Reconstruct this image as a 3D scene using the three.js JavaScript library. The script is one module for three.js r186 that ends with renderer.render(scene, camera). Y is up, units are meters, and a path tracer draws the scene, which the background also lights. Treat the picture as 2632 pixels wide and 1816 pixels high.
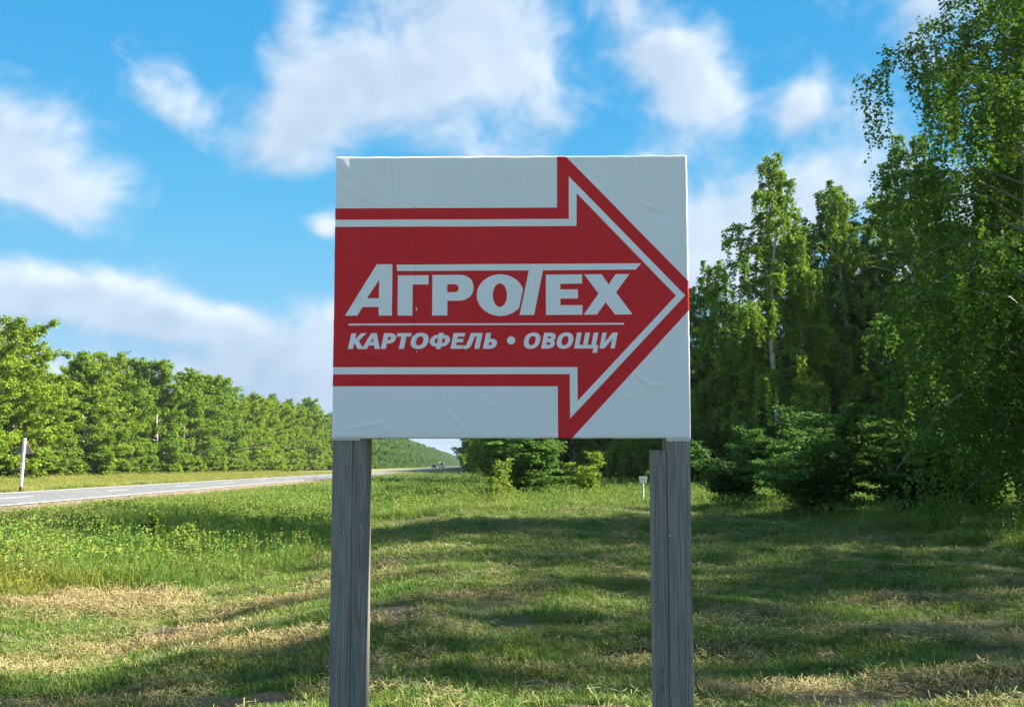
import * as THREE from 'three';
import { mergeGeometries } from 'three/addons/utils/BufferGeometryUtils.js';
import { createNoise2D, createNoise3D } from 'simplex-noise';

// ---------------------------------------------------------------- camera, sky, sun, exposure
const rad = Math.PI / 180;
const scene = new THREE.Scene();
const camera = new THREE.PerspectiveCamera(38.5, 1024 / 706, 0.1, 6000);
camera.position.set(0, 1.65, 0);
camera.rotation.set(6.3 * rad, -3.304 * rad, 0, 'YXZ');
scene.add(camera);
const renderer = new THREE.WebGLRenderer({ antialias: true });
renderer.setSize(1024, 706);
renderer.toneMapping = THREE.LinearToneMapping;
renderer.toneMappingExposure = 4.2;
renderer.shadowMap.enabled = true;

const SKY = 0.37; // strength of the sky at this exposure
const SUN_EL = 34 * rad, SUN_AHEAD = -2 * rad;
const sunDir = new THREE.Vector3(Math.cos(SUN_EL) * Math.cos(SUN_AHEAD), Math.sin(SUN_EL), -Math.cos(SUN_EL) * Math.sin(SUN_AHEAD));
const sun = new THREE.DirectionalLight(new THREE.Color(1.0, 0.92, 0.76), 4.8);
sun.position.copy(sunDir).multiplyScalar(120);
sun.castShadow = true; sun.shadow.radius = 2.5;
sun.shadow.mapSize.set(4096, 4096);
Object.assign(sun.shadow.camera, { left: -90, right: 90, top: 90, bottom: -90, near: 1, far: 320 });
scene.add(sun, sun.target);

// ---------------------------------------------------------------- helpers
function mulberry(a) {
  return () => { a = (a + 0x6d2b79f5) | 0; let t = Math.imul(a ^ (a >>> 15), 1 | a); t = (t + Math.imul(t ^ (t >>> 7), 61 | t)) ^ t; return ((t ^ (t >>> 14)) >>> 0) / 4294967296; };
}
const noise2 = createNoise2D(mulberry(11)), noise3 = createNoise3D(mulberry(12));
const clamp = (x, a = 0, b = 1) => Math.min(b, Math.max(a, x));
const lerp = (a, b, t) => a + (b - a) * t;
const smooth = (a, b, x) => { const t = clamp((x - a) / (b - a)); return t * t * (3 - 2 * t); };
const fbm2 = (x, y, n = 4) => { let s = 0, a = 0.5; for (let i = 0; i < n; i++) { s += a * noise2(x, y); x = x * 2.03 + 7.1; y = y * 2.03 - 3.7; a *= 0.5; } return s; };
const C = (r, g, b) => new THREE.Color().setRGB(r, g, b);

function sky() {
  // clouds: [azimuth right of the road, elevation, half width, half height (degrees), thickness]
  const clouds = [
    [-23.8, 15.2, 4.6, 2.9, 1.15], [-20.6, 13.6, 2.2, 1.6, 0.6], [-16.3, 19.9, 2.3, 2.0, 0.85], [-15.0, 18.6, 1.8, 1.2, 0.45],
    [-8.4, 19.2, 3.2, 3.2, 1.05], [-4.2, 20.6, 4.4, 2.9, 1.1], [1.8, 22.5, 5.3, 3.6, 1.15], [1.6, 17.6, 3.6, 1.7, 0.8], [-9.3, 24.6, 1.5, 2.4, 0.55],
    [-9.9, 17.0, 2.6, 1.6, 0.75], [1.2, 27.2, 5.0, 2.8, 1.0], [6.2, 19.0, 1.6, 1.8, 0.4],
    [12.8, 21.6, 3.4, 3.5, 1.0], [14.8, 19.4, 2.8, 2.0, 0.9], [10.0, 16.8, 2.6, 1.2, 0.5], [9.2, 25.0, 1.6, 2.0, 0.6], [20.0, 19.5, 1.6, 1.4, 0.9], [19.0, 18.4, 1.2, 1.1, 0.5],
    [27.0, 23.0, 5.0, 5.0, 0.8], [15.0, 11.8, 5.6, 4.0, 1.35], [21.6, 15.6, 3.6, 2.2, 0.9], [28.0, 12.0, 6.0, 4.0, 1.1],
    [-20.4, 8.7, 6.2, 1.7, 1.3], [-15.2, 7.7, 4.0, 1.5, 1.0], [-12.2, 7.4, 1.3, 1.2, 1.0], [-9.6, 6.0, 3.2, 1.7, 1.0], [-6.2, 6.8, 2.6, 2.2, 1.1],
    [-13.8, 4.8, 3.4, 1.2, 0.9], [-9.0, 3.8, 4.2, 1.6, 1.0], [-21.5, 4.4, 4.0, 1.3, 1.0], [-24.5, 6.6, 2.0, 1.2, 0.8], [-7.2, 13.0, 1.1, 1.0, 0.7], [-2.0, 3.0, 5.0, 2.0, 0.7], [4.0, 8.0, 5.0, 3.0, 1.0],
  ];
  const rnd = mulberry(77);
  for (let i = 0; i < 420; i++) { // the same broken cumulus all round
    const el = Math.asin(rnd()) / rad * 0.98 + 1.5, az = rnd() * 360 - 180, s = lerp(1.6, 6.2, rnd() * rnd() ** 0.3);
    if (az > -32 && az < 36 && el < 31) continue;
    const stretch = 1 / Math.max(0.25, Math.cos(el * rad));
    clouds.push([az, el, s * stretch * lerp(0.9, 1.5, rnd()), s * lerp(0.5, 0.85, rnd()) * (el < 12 ? 0.5 : 1), lerp(0.7, 1.25, rnd())]);
  }
  const W = 4096, H = 2048, half = H / 2, cover = new Float32Array(W * half), data = new Float32Array(W * H * 4);
  for (const [az, el, ra, re, amp] of clouds) {
    const r0 = Math.max(0, Math.floor((el - 2.2 * re) / 180 * H)), r1 = Math.min(half - 1, Math.ceil((el + 2.2 * re) / 180 * H));
    const c0 = (az - 90) / 360 + 0.5, cw = Math.ceil(2.2 * ra / 360 * W), cc = Math.round(c0 * W);
    for (let r = r0; r <= r1; r++) for (let c = cc - cw; c <= cc + cw; c++) {
      const e = (r + 0.5) / H * 180, a = ((c + 0.5) / W - 0.5) * 360 + 90, dx = (a - az) / ra, dy = (e - el) / (e < el ? re * 0.85 : re);
      const q = dx * dx + dy * dy;
      if (q < 4.6) { const k = r * W + ((c % W) + W) % W; const v = amp * Math.exp(-q * 1.1); cover[k] = cover[k] + v - 0.35 * cover[k] * v; }
    }
  }
  const dense = new Float32Array(W * half);
  for (let r = 0; r < half; r++) {
    const up = ((r + 0.5) / H) * Math.PI, y = Math.sin(up), ch = Math.cos(up);
    for (let c = 0; c < W; c++) {
      const k = r * W + c;
      if (cover[k] < 0.06) continue;
      const a = ((c + 0.5) / W - 0.5) * 2 * Math.PI;
      let x = ch * Math.cos(a) * 8, yy = y * 10, z = ch * Math.sin(a) * 8, s = 0, amp = 0.5;
      const w = noise3(x * 0.8 + 9, yy * 0.8, z * 0.8) * 0.2;
      x += w; yy += w * 0.7; z -= w;
      for (let i = 0; i < 6; i++) { s += amp * noise3(x, yy, z); x = x * 2.1 + 3; yy = yy * 2.1; z = z * 2.1 - 5; amp *= 0.56; }
      dense[k] = smooth(0.12, 1.15, cover[k] * 1.1 + s * 0.62);
    }
  }
  const blue = [[0, 0.42, 0.50, 0.58], [3, 0.32, 0.47, 0.60], [8, 0.17, 0.41, 0.61], [14, 0.092, 0.352, 0.585], [20, 0.052, 0.292, 0.56], [26, 0.037, 0.26, 0.53], [45, 0.031, 0.22, 0.48], [90, 0.025, 0.185, 0.43]];
  for (let r = half; r < H; r++) {
    const rr = r - half, el = (rr + 0.5) / H * 180;
    let i = 0; while (i < blue.length - 2 && blue[i + 1][0] < el) i++;
    const f = clamp((el - blue[i][0]) / (blue[i + 1][0] - blue[i][0])), up = el * rad;
    const off = Math.max(1, Math.round(10 * (1 - el / 110)));
    for (let c = 0; c < W; c++) {
      const k = rr * W + c, a = ((c + 0.5) / W - 0.5) * 2 * Math.PI, o = (r * W + c) * 4;
      const cs = Math.cos(up) * (Math.cos(a) * sunDir.x + Math.sin(a) * sunDir.z) + Math.sin(up) * sunDir.y, glow = 0.22 * Math.pow(Math.max(0, cs), 6) + 0.25 * Math.pow(Math.max(0, cs), 60);
      const d = dense[k], dUp = dense[Math.min(half - 1, rr + off) * W + (c + off) % W];
      const lit = clamp(0.58 + (d - dUp) * 0.55 + 0.16 * noise3(Math.cos(a) * 9, el * 0.14, Math.sin(a) * 9) + 0.10 * noise3(Math.cos(a) * 26, el * 0.5, Math.sin(a) * 26) - 0.10 * d);
      const low = smooth(12, 3, el) * 0.15;
      const cl = [lerp(0.31, 0.62, lit) - low * 0.8, lerp(0.40, 0.675, lit) - low * 0.72, lerp(0.52, 0.73, lit) - low * 0.5], al = d * 0.88;
      for (let j = 0; j < 3; j++) {
        const clear = lerp(blue[i][j + 1], blue[i + 1][j + 1], f) + glow * [1, 0.95, 0.8][j];
        data[o + j] = lerp(clear, cl[j] + glow * 0.8, al);
      }
      data[o + 3] = 1;
    }
  }
  for (let o = 0; o < W * half * 4; o += 4) { data[o] = 0.30; data[o + 1] = 0.36; data[o + 2] = 0.30; data[o + 3] = 1; }
  const t = new THREE.DataTexture(data, W, H, THREE.RGBAFormat, THREE.FloatType);
  t.mapping = THREE.EquirectangularReflectionMapping; t.magFilter = THREE.LinearFilter; t.needsUpdate = true;
  scene.background = t; scene.environment = t; scene.backgroundIntensity = scene.environmentIntensity = SKY;
}
sky();
scene.fog = new THREE.FogExp2(new THREE.Color(0.66, 0.78, 0.92), 0.00012);

// naming and placing
const taken = new Map();
function numbered(name) { const n = taken.get(name) ?? 0; taken.set(name, n + 1); return n ? name + '_' + String(n).padStart(3, '0') : name; }
function shade(o) { o.traverse((m) => { if (m.isMesh) { m.castShadow = true; m.receiveShadow = true; } }); return o; }
function tag(o, label, category, group) { o.userData = { label, category }; if (group) o.userData.group = group; return o; }
function put(o, name, x, y, z) { o.name = numbered(name); o.position.set(x, y, z); scene.add(o); return shade(o); }
function part(parent, name, geometry, material) { const m = new THREE.Mesh(geometry, material); m.name = name; m.castShadow = m.receiveShadow = true; parent.add(m); return m; }
function structure(name, geometry, material) { const m = new THREE.Mesh(geometry, material); m.name = numbered(name); m.userData = { kind: 'structure' }; m.receiveShadow = m.castShadow = true; scene.add(m); return m; }
function box(w, h, d, x = 0, y = 0, z = 0, b = 0) {
  let g;
  if (b) {
    const s = new THREE.Shape(); s.moveTo(-w / 2 + b, -h / 2 + b); s.lineTo(w / 2 - b, -h / 2 + b); s.lineTo(w / 2 - b, h / 2 - b); s.lineTo(-w / 2 + b, h / 2 - b); s.closePath();
    g = new THREE.ExtrudeGeometry(s, { depth: d - 2 * b, bevelEnabled: true, bevelThickness: b, bevelSize: b, bevelSegments: 2 }); g.translate(0, 0, -(d - 2 * b) / 2);
  } else g = new THREE.BoxGeometry(w, h, d);
  return g.translate(x, y, z);
}
function dataTexture(w, h, fill, srgb) {
  const d = new Uint8Array(w * h * 4);
  for (let y = 0; y < h; y++) for (let x = 0; x < w; x++) { const c = fill(x / w, y / h, x, y), o = (y * w + x) * 4; d[o] = clamp(c[0]) * 255; d[o + 1] = clamp(c[1]) * 255; d[o + 2] = clamp(c[2]) * 255; d[o + 3] = 255; }
  const t = new THREE.DataTexture(d, w, h); t.wrapS = t.wrapT = THREE.RepeatWrapping; t.magFilter = THREE.LinearFilter; t.minFilter = THREE.LinearMipmapLinearFilter; t.needsUpdate = true;
  if (srgb) t.colorSpace = THREE.SRGBColorSpace;
  return t;
}
// noise that wraps over a unit square
function tile(u, v, k) { const a = u * 2 * Math.PI, b = v * 2 * Math.PI; return noise3(Math.cos(a) * k + 5 * Math.cos(b) * k * 0.2, Math.sin(a) * k + Math.sin(b) * k, Math.cos(b) * k - 3); }

// ---------------------------------------------------------------- the lie of the land (d = metres ahead of the viewer, u = metres right of the road's middle)
const roadX = (d) => -19 + 0.027 * d;
const footX = (d) => { // where the mown strip ends at the foot of the bank
  const k = [[-20, -7.6], [9, -7.4], [12, -6.8], [15.5, -6.0], [18, -3.4], [21, -2.6], [34, -2.8], [44, -3.4], [200, -3]];
  let i = 0; while (i < k.length - 2 && k[i + 1][0] < d) i++;
  return lerp(k[i][1], k[i + 1][1], clamp((d - k[i][0]) / (k[i + 1][0] - k[i][0])));
};
function height(x, d) {
  const u = x - roadX(d);
  let y;
  if (u > -4.2 && u < 4.2) y = 0.30;
  else if (u >= 4.2) {
    const s = u - 4.2;
    y = lerp(0.30, -0.34, smooth(1.5, 10.5, s));
    y = lerp(y, 0.0, smooth(10.4, 14.5, s));
    y += 0.12 * smooth(24, 40, s) * smooth(16, 30, d);
    const rough = smooth(2, 6, s);
    y += rough * (0.10 * noise2(x * 0.13 + 4, d * 0.11) + 0.05 * noise2(x * 0.45, d * 0.5 + 3));
    const mown = smooth(9, 12, s);
    y += mown * (0.030 * noise2(x * 0.9, d * 1.5) + 0.016 * noise2(x * 2.3, d * 3.1) + 0.028 * Math.sin(d * 2.1 + 1.5 * noise2(x * 0.3, d * 0.2) + x * 0.12) * smooth(26, 10, d));
  } else {
    const s = -4.2 - u;
    y = lerp(0.30, 0.12, smooth(0.6, 5, s)) + 0.40 * smooth(5, 17, s) + 0.07 * noise2(x * 0.2, d * 0.2) * smooth(0, 4, s);
  }
  return lerp(y, 0.32, smooth(120, 320, d) * (Math.abs(u) > 4.2 ? 1 : 0));
}
// worn or bare spots: [x, d, half width, half length, how bare]
const SOIL = [[-1.45, 7.95, 0.22, 0.20, 1], [0.76, 8.25, 0.20, 0.17, 1], [0.85, 7.15, 0.28, 0.16, 0.9], [-0.62, 11.2, 0.20, 0.9, 0.7], [0.55, 11.4, 0.35, 1.1, 0.55], [3.05, 7.35, 0.55, 0.32, 0.85], [9.8, 27, 0.7, 0.5, 0.8], [5.5, 10.7, 0.9, 0.6, 0.6], [-4.1, 8.9, 0.9, 0.5, 0.75], [-2.1, 8.1, 0.5, 0.35, 0.6], [-3.2, 12.8, 0.35, 0.5, 1], [-2.5, 15.0, 0.9, 0.5, 0.45], [1.9, 40, 1.0, 0.6, 0.9], [5.2, 8.6, 0.9, 0.35, 0.6], [9.2, 22.0, 0.8, 0.4, 0.6], [7.1, 16.5, 0.7, 0.35, 0.6], [4.2, 14.0, 0.6, 0.3, 0.45], [-1.0, 33.5, 0.5, 1.0, 0.7], [2.6, 20.5, 0.4, 1.2, 0.4], [5.8, 17.5, 0.9, 0.4, 0.5]];
const STRAW = [[-5.4, 15.2, 1.8, 1.3, 1], [-3.2, 11.9, 1.0, 0.7, 1], [-1.9, 10.2, 0.7, 0.5, 0.9], [2.3, 7.75, 0.7, 0.22, 1], [3.9, 7.6, 0.9, 0.25, 1], [0.5, 12.3, 0.7, 0.35, 0.7], [-4.6, 10.6, 1.1, 0.6, 0.7], [0.8, 40.2, 3.6, 1.2, 1], [5.0, 41.5, 2.5, 0.8, 0.8], [-2.6, 8.6, 0.7, 0.4, 0.6], [4.7, 9.6, 0.9, 0.5, 0.7], [-0.7, 10.6, 0.6, 0.5, 0.6], [3.2, 11.5, 0.7, 0.5, 0.6], [2.0, 9.2, 0.9, 0.3, 0.5], [5.8, 12.5, 1.2, 0.4, 0.6], [-1.5, 17, 0.8, 1.8, 0.6], [-2.6, 14, 1.0, 0.8, 0.7]];
const spot = (list, x, d) => { let m = 0; for (const [a, b, rx, rd, s] of list) { const q = ((x - a) / rx) ** 2 + ((d - b) / rd) ** 2; if (q < 3) m = Math.max(m, s * smooth(1.7, 0.5, q + 0.5 * noise2(x * 3, d * 3))); } return m; };
const SPOTS = SOIL.map(([a, b, rx, rd, k]) => [a, b, rx * 1.35, rd * 1.4, k]);
const soilAt = (x, d) => Math.max(spot(SPOTS, x, d), 0.75 * smooth(0.42, 0.6, fbm2(x * 0.55 + 31, d * 0.55, 3) + 0.08) * (d < 34 ? 1 : 0));
const strawAt = (x, d) => Math.max(spot(STRAW, x, d), 0.55 * smooth(0.12, 0.5, fbm2(x * 0.32 - 12, d * 0.75 + 5, 4)), 0.5 * smooth(0.2, 0.5, fbm2(x * 1.1 - 40, d * 1.6, 3)));
const farMown = (x) => 34.5 + 0.75 * Math.max(0, x - 1) + 0.25 * noise2(x * 0.6, 3);
function tallAt(x, d) { // 1 where the grass was left standing
  const e = 0.5 * noise2(x * 0.5, d * 0.5), u = x - roadX(d);
  if (u < 6.2) return 0;
  const bank = smooth(0.35, -0.35, x - footX(d) + e) * (d > 8 ? 1 : 0.6), far = smooth(-0.5, 0.5, d - farMown(x) + e);
  const wood = smooth(-0.4, 0.5, x - (d < 19 ? 12.5 : d < 33 ? 10.6 - 0.1 * (d - 24) : 9) + e);
  return Math.max(bank, far, wood);
}

// ---------------------------------------------------------------- ground sheet
{
  const axis = (from, to, step, growth, end) => { const a = []; for (let v = from; v < to; v += step) a.push(v); let s = step, v = to; while (v < end) { a.push(v); s *= growth; v += s; } a.push(end); return a; };
  const xr = axis(-27, 20, 0.22, 1.16, 3000), xl = axis(27, 27.01, 0.3, 1.2, 3000).map((v) => -v).slice(1).reverse();
  const xs = [...xl, ...xr], ds = [...axis(-4, 0, 0.5, 1.25, 900).slice(9).map((v) => -4 - v).reverse(), ...axis(-4, 46, 0.2, 1.05, 3000)];
  const pos = [], col = [], uv = [], index = [], nx = xs.length;
  const soil = C(0.060, 0.045, 0.030), thatch = C(0.17, 0.15, 0.065), straw = C(0.30, 0.24, 0.11), green = C(0.10, 0.165, 0.032), verge = C(0.19, 0.22, 0.045), c = new THREE.Color();
  for (const d of ds) for (const x of xs) {
    pos.push(x, height(x, d), -d); uv.push(x, d);
    const u = x - roadX(d);
    c.copy(green).lerp(thatch, 0.45 + 0.4 * fbm2(x * 0.7, d * 0.7, 3));
    if (Math.abs(u) > 200 || d > 400 || d < -60) c.copy(green);
    else {
      c.lerp(straw, 0.55 * strawAt(x, d) * (1 - tallAt(x, d))).lerp(soil, soilAt(x, d) * (1 - tallAt(x, d)));
      if (u < -4) c.copy(verge).lerp(straw, 0.3 + 0.3 * fbm2(x * 0.4, d * 0.2));
      if (u > 4 && u < 10) c.lerp(verge, 0.5 * smooth(10, 6, u));
    }
    col.push(c.r, c.g, c.b);
  }
  for (let j = 0; j < ds.length - 1; j++) for (let i = 0; i < nx - 1; i++) { const a = j * nx + i; index.push(a, a + 1, a + nx, a + 1, a + nx + 1, a + nx); }
  const g = new THREE.BufferGeometry();
  g.setAttribute('position', new THREE.Float32BufferAttribute(pos, 3)); g.setAttribute('color', new THREE.Float32BufferAttribute(col, 3)); g.setAttribute('uv', new THREE.Float32BufferAttribute(uv, 2)); g.setIndex(index); g.computeVertexNormals();
  const grain = dataTexture(512, 512, (u, v) => { const n = 0.72 + 0.25 * tile(u, v, 3) + 0.2 * tile(u, v, 9) + 0.16 * tile(u, v, 21); return [n, n * 0.98, n * 0.94]; });
  grain.repeat.set(0.9, 0.9);
  structure('ground', g, new THREE.MeshStandardMaterial({ color: C(1.1, 1.1, 1.1), vertexColors: true, map: grain, bumpMap: grain, bumpScale: 0.03, roughness: 1 }));
}

// ---------------------------------------------------------------- road
{
  const strip = (u0, u1, d0, d1, y, step = 4) => { // follows the road from d0 to d1
    const n = Math.max(1, Math.ceil((d1 - d0) / step)), p = [], uv = [], ix = [];
    for (let i = 0; i <= n; i++) { const d = lerp(d0, d1, i / n), x = roadX(d); for (const u of [u0, u1]) { p.push(x + u, typeof y === 'function' ? y(x + u, d) : y, -d); uv.push(u, d); } }
    for (let i = 0; i < n; i++) { const a = i * 2; ix.push(a, a + 1, a + 2, a + 1, a + 3, a + 2); }
    const g = new THREE.BufferGeometry(); g.setAttribute('position', new THREE.Float32BufferAttribute(p, 3)); g.setAttribute('uv', new THREE.Float32BufferAttribute(uv, 2)); g.setIndex(ix); g.computeVertexNormals();
    return g;
  };
  const stones = dataTexture(512, 512, (u, v) => { const n = 0.62 + 0.25 * tile(u, v, 2) + 0.22 * tile(u, v, 30) + 0.2 * tile(u, v, 60); return [n, n * 0.93, n * 0.86]; });
  stones.repeat.set(0.5, 0.5);
  const tar = dataTexture(512, 512, (u, v) => { const n = 0.75 + 0.12 * tile(u, v, 2) + 0.12 * tile(u, v, 40) + 0.1 * tile(u, v, 9); return [n, n, n]; });
  tar.repeat.set(0.15, 0.05);
  const shoulderM = new THREE.MeshStandardMaterial({ color: C(0.36, 0.28, 0.22), map: stones, bumpMap: stones, bumpScale: 0.02, roughness: 1 });
  for (const [a, b] of [[3.2, 4.6], [-4.2, -3.2]]) structure('gravel_shoulder', strip(a, b, -60, 420, 0.325), shoulderM);
  // ragged outer edge of the near shoulder
  { const g = strip(4.55, 5.5, -60, 160, 0, 0.5), p = g.attributes.position; for (let i = 0; i < p.count; i++) { const d = -p.getZ(i), x = p.getX(i); if (i % 2) p.setX(i, x + 0.35 * noise2(d * 0.7, 2)); p.setY(i, i % 2 ? height(p.getX(i), d) - 0.01 : 0.327); } g.computeVertexNormals(); structure('gravel_shoulder', g, shoulderM); }
  const road = structure('road', strip(-3.6, 3.6, -80, 2600, 0.345, 20), new THREE.MeshStandardMaterial({ color: C(0.20, 0.205, 0.21), map: tar, bumpMap: tar, bumpScale: 0.004, roughness: 0.9 }));
  const paint = new THREE.MeshStandardMaterial({ color: C(0.72, 0.72, 0.70), roughness: 0.75 });
  part(road, 'edge_line', strip(3.28, 3.46, -80, 700, 0.350), paint);
  part(road, 'edge_line', strip(-3.46, -3.28, -80, 700, 0.350), paint);
  for (let k = 0, d = -5.3; k < 32; k++, d += 11.65) part(road, 'lane_dash', strip(-0.08, 0.08, d, d + 3.1, 0.350), paint);
  // cracks sealed with tar
  const seal = new THREE.MeshStandardMaterial({ color: C(0.035, 0.035, 0.036), roughness: 0.6 });
  for (const [d, u0, u1] of [[36, -3.2, 3.1], [47.5, -3.3, 0.6], [58, -1.0, 3.2], [72, -3.2, 3.2], [90, -3.2, 3.2]]) part(road, 'tar_seam', strip(u0, u1, d, d + 0.12, 0.3492), seal);
}

// ---------------------------------------------------------------- roadside advertising sign
{
  const W = 2.0, H = 1.602, DEEP = 0.22;
  const sign = new THREE.Group();
  sign.rotation.set(1.5 * rad, -4.24 * rad, 0, 'YXZ');
  tag(sign, 'white and red arrow sign for potatoes and vegetables on two grey timber posts', 'sign');
  put(sign, 'roadside_sign', 0.3225, 0, -5.676);

  // --- what is printed on the banner
  const TW = 2048, TH = 1640, cv = document.createElement('canvas'); cv.width = TW; cv.height = TH;
  const c = cv.getContext('2d'), X = (u) => u * TW, Y = (v) => v * TH;
  const WHITE = '#f1eff4', RED = '#d9252b';
  const poly = (fill, ...loops) => { c.fillStyle = fill; c.beginPath(); for (const l of loops) { l.forEach(([u, v], i) => (i ? c.lineTo(X(u), Y(v)) : c.moveTo(X(u), Y(v)))); c.closePath(); } c.fill('evenodd'); };
  c.fillStyle = WHITE; c.fillRect(0, 0, TW, TH);
  poly(RED, [[-0.01, 0.187], [0.6307, 0.1873], [0.6313, 0.0035], [0.6562, 0.003], [1.01, 0.4655], [1.01, 0.5382], [0.6614, 1.01], [0.6311, 1.01], [0.6309, 0.8187], [-0.01, 0.8177]]);
  poly(WHITE, [[-0.01, 0.2277], [0.6638, 0.2279], [0.6644, 0.0749], [0.9895, 0.5008], [0.6647, 0.9308], [0.6641, 0.7762], [-0.01, 0.776]]);
  poly(RED, [[-0.01, 0.2533], [0.6854, 0.2535], [0.6865, 0.1365], [0.9634, 0.5013], [0.6861, 0.8689], [0.6857, 0.7517], [-0.01, 0.7511]]);
  poly(WHITE, [[0.1211, 0.3876], [0.1653, 0.3876], [0.1652, 0.57], [0.1279, 0.57], [0.1275, 0.5395], [0.0822, 0.5395], [0.0673, 0.57], [0.0324, 0.57]], [[0.1281, 0.4434], [0.1283, 0.5082], [0.0944, 0.5082]]);
  poly(WHITE, [[0.1772, 0.3892], [0.8673, 0.3869], [0.8512, 0.4092], [0.5905, 0.4109], [0.5653, 0.5682], [0.5243, 0.5686], [0.5507, 0.4111], [0.1780, 0.4115]]);
  poly(WHITE, [[0.1807, 0.427], [0.2676, 0.427], [0.2676, 0.4598], [0.223, 0.4602], [0.223, 0.5703], [0.181, 0.5703]]);
  // P
  c.fillStyle = WHITE; c.beginPath(); c.moveTo(X(0.2785), Y(0.4261)); c.lineTo(X(0.352), Y(0.4259)); c.bezierCurveTo(X(0.380), Y(0.4259), X(0.3947), Y(0.443), X(0.3947), Y(0.4705)); c.bezierCurveTo(X(0.3947), Y(0.499), X(0.380), Y(0.5178), X(0.352), Y(0.5178)); c.lineTo(X(0.3212), Y(0.5178)); c.lineTo(X(0.3212), Y(0.57)); c.lineTo(X(0.2784), Y(0.57)); c.closePath();
  c.moveTo(X(0.3207), Y(0.4593)); c.lineTo(X(0.338), Y(0.4593)); c.bezierCurveTo(X(0.348), Y(0.4593), X(0.3529), Y(0.465), X(0.3529), Y(0.4735)); c.bezierCurveTo(X(0.3529), Y(0.482), X(0.348), Y(0.4877), X(0.338), Y(0.4877)); c.lineTo(X(0.3208), Y(0.4877)); c.closePath(); c.fill('evenodd');
  // O, whose right side is cut by the slanting stem
  const stem = [[0.5507, 0.4111], [0.5905, 0.4109], [0.5653, 0.5682], [0.5243, 0.5686]];
  c.beginPath(); c.ellipse(X(0.4705), Y(0.4983), X(0.0667), Y(0.0737), 0, 0, 7); c.ellipse(X(0.469), Y(0.4984), X(0.0199), Y(0.0416), 0, 0, 7); c.fill('evenodd');
  poly(RED, [[0.5452, 0.4111], [0.5507, 0.4111], [0.5243, 0.5686], [0.5192, 0.5687]]); poly(WHITE, stem);
  poly(WHITE, [[0.5984, 0.426], [0.7005, 0.4256], [0.7005, 0.4583], [0.6391, 0.4588], [0.6391, 0.4785], [0.6888, 0.4783], [0.6887, 0.511], [0.6391, 0.5113], [0.6391, 0.5343], [0.7009, 0.5344], [0.7009, 0.5683], [0.5984, 0.5686]]);
  poly(WHITE, [[0.7061, 0.4255], [0.7553, 0.4252], [0.775, 0.4616], [0.7945, 0.4252], [0.8335, 0.4249], [0.7958, 0.4893], [0.841, 0.5676], [0.7919, 0.5681], [0.7663, 0.5249], [0.7415, 0.5681], [0.7041, 0.5685], [0.7461, 0.4938]]);
  poly(WHITE, [[0.0442, 0.5978], [0.8181, 0.5974], [0.8161, 0.6038], [0.0407, 0.6041]]);
  const words = (text, u0, u1, v0, v1) => { // cap height from v0 to v1, slanting
    c.save(); c.font = 'bold 200px sans-serif'; c.textBaseline = 'alphabetic';
    const cap = 143, slant = 0.2, m = c.measureText(text), w = m.actualBoundingBoxRight + m.actualBoundingBoxLeft, sy = (Y(v1) - Y(v0)) / cap, sx = (X(u1) - X(u0) - slant * cap * sy) / w;
    c.transform(sx, 0, -slant * sy, sy, X(u0) + m.actualBoundingBoxLeft * sx, Y(v1));
    c.fillStyle = WHITE; c.strokeStyle = WHITE; c.lineWidth = 9; c.lineJoin = 'miter'; c.miterLimit = 3; c.fillText(text, 0, 0); c.strokeText(text, 0, 0); c.restore();
  };
  words('КАРТОФЕЛЬ', 0.0445, 0.4650, 0.6335, 0.6855);
  words('ОВОЩИ', 0.534, 0.7975, 0.6325, 0.685);
  c.fillStyle = WHITE; c.beginPath(); c.ellipse(X(0.5006), Y(0.6577), X(0.0116), Y(0.0145), 0, 0, 7); c.fill();
  // small tears down one line, scuffs and dust
  for (const [u, v, h, col] of [[0.2335, 0.5365, 0.018, '#f1efec'], [0.2330, 0.5590, 0.008, '#5d1216'], [0.2352, 0.6300, 0.008, '#f1efec'], [0.2356, 0.6945, 0.006, '#f4e3df'], [0.2325, 0.303, 0.004, '#3a1012'], [0.2303, 0.181, 0.005, '#4b4f55'], [0.2305, 0.232, 0.003, '#7b7f85'], [0.2330, 0.905, 0.003, '#fbfbfb'], [0.2345, 0.655, 0.005, '#b8bcc2']]) poly(col, [[u, v], [u + 0.0025, v + h * 0.7], [u + 0.0008, v + h], [u - 0.0012, v + h * 0.8]]);
  c.strokeStyle = 'rgba(70,10,14,0.35)'; c.lineWidth = 1.2; c.beginPath(); c.moveTo(X(0.2305), Y(0.2535)); c.lineTo(X(0.2332), Y(0.75)); c.stroke();
  const rnd = mulberry(5);
  for (let i = 0; i < 900; i++) { c.fillStyle = rnd() < 0.6 ? `rgba(90,95,95,${0.03 + 0.07 * rnd()})` : `rgba(255,255,255,${0.03 + 0.06 * rnd()})`; c.beginPath(); c.ellipse(rnd() * TW, rnd() * TH, 1 + 4 * rnd() ** 3, 0.8 + 2 * rnd(), rnd() * 6, 0, 7); c.fill(); }
  for (let i = 0; i < 70; i++) { const x = rnd() * TW, y = rnd() * 80; c.fillStyle = `rgba(95,100,100,${0.03 + 0.05 * rnd()})`; c.fillRect(x, y, 1 + rnd() * 2.5, 30 + rnd() * 220); }
  const print = new THREE.CanvasTexture(cv); print.colorSpace = THREE.SRGBColorSpace; print.magFilter = THREE.LinearFilter;

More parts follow.
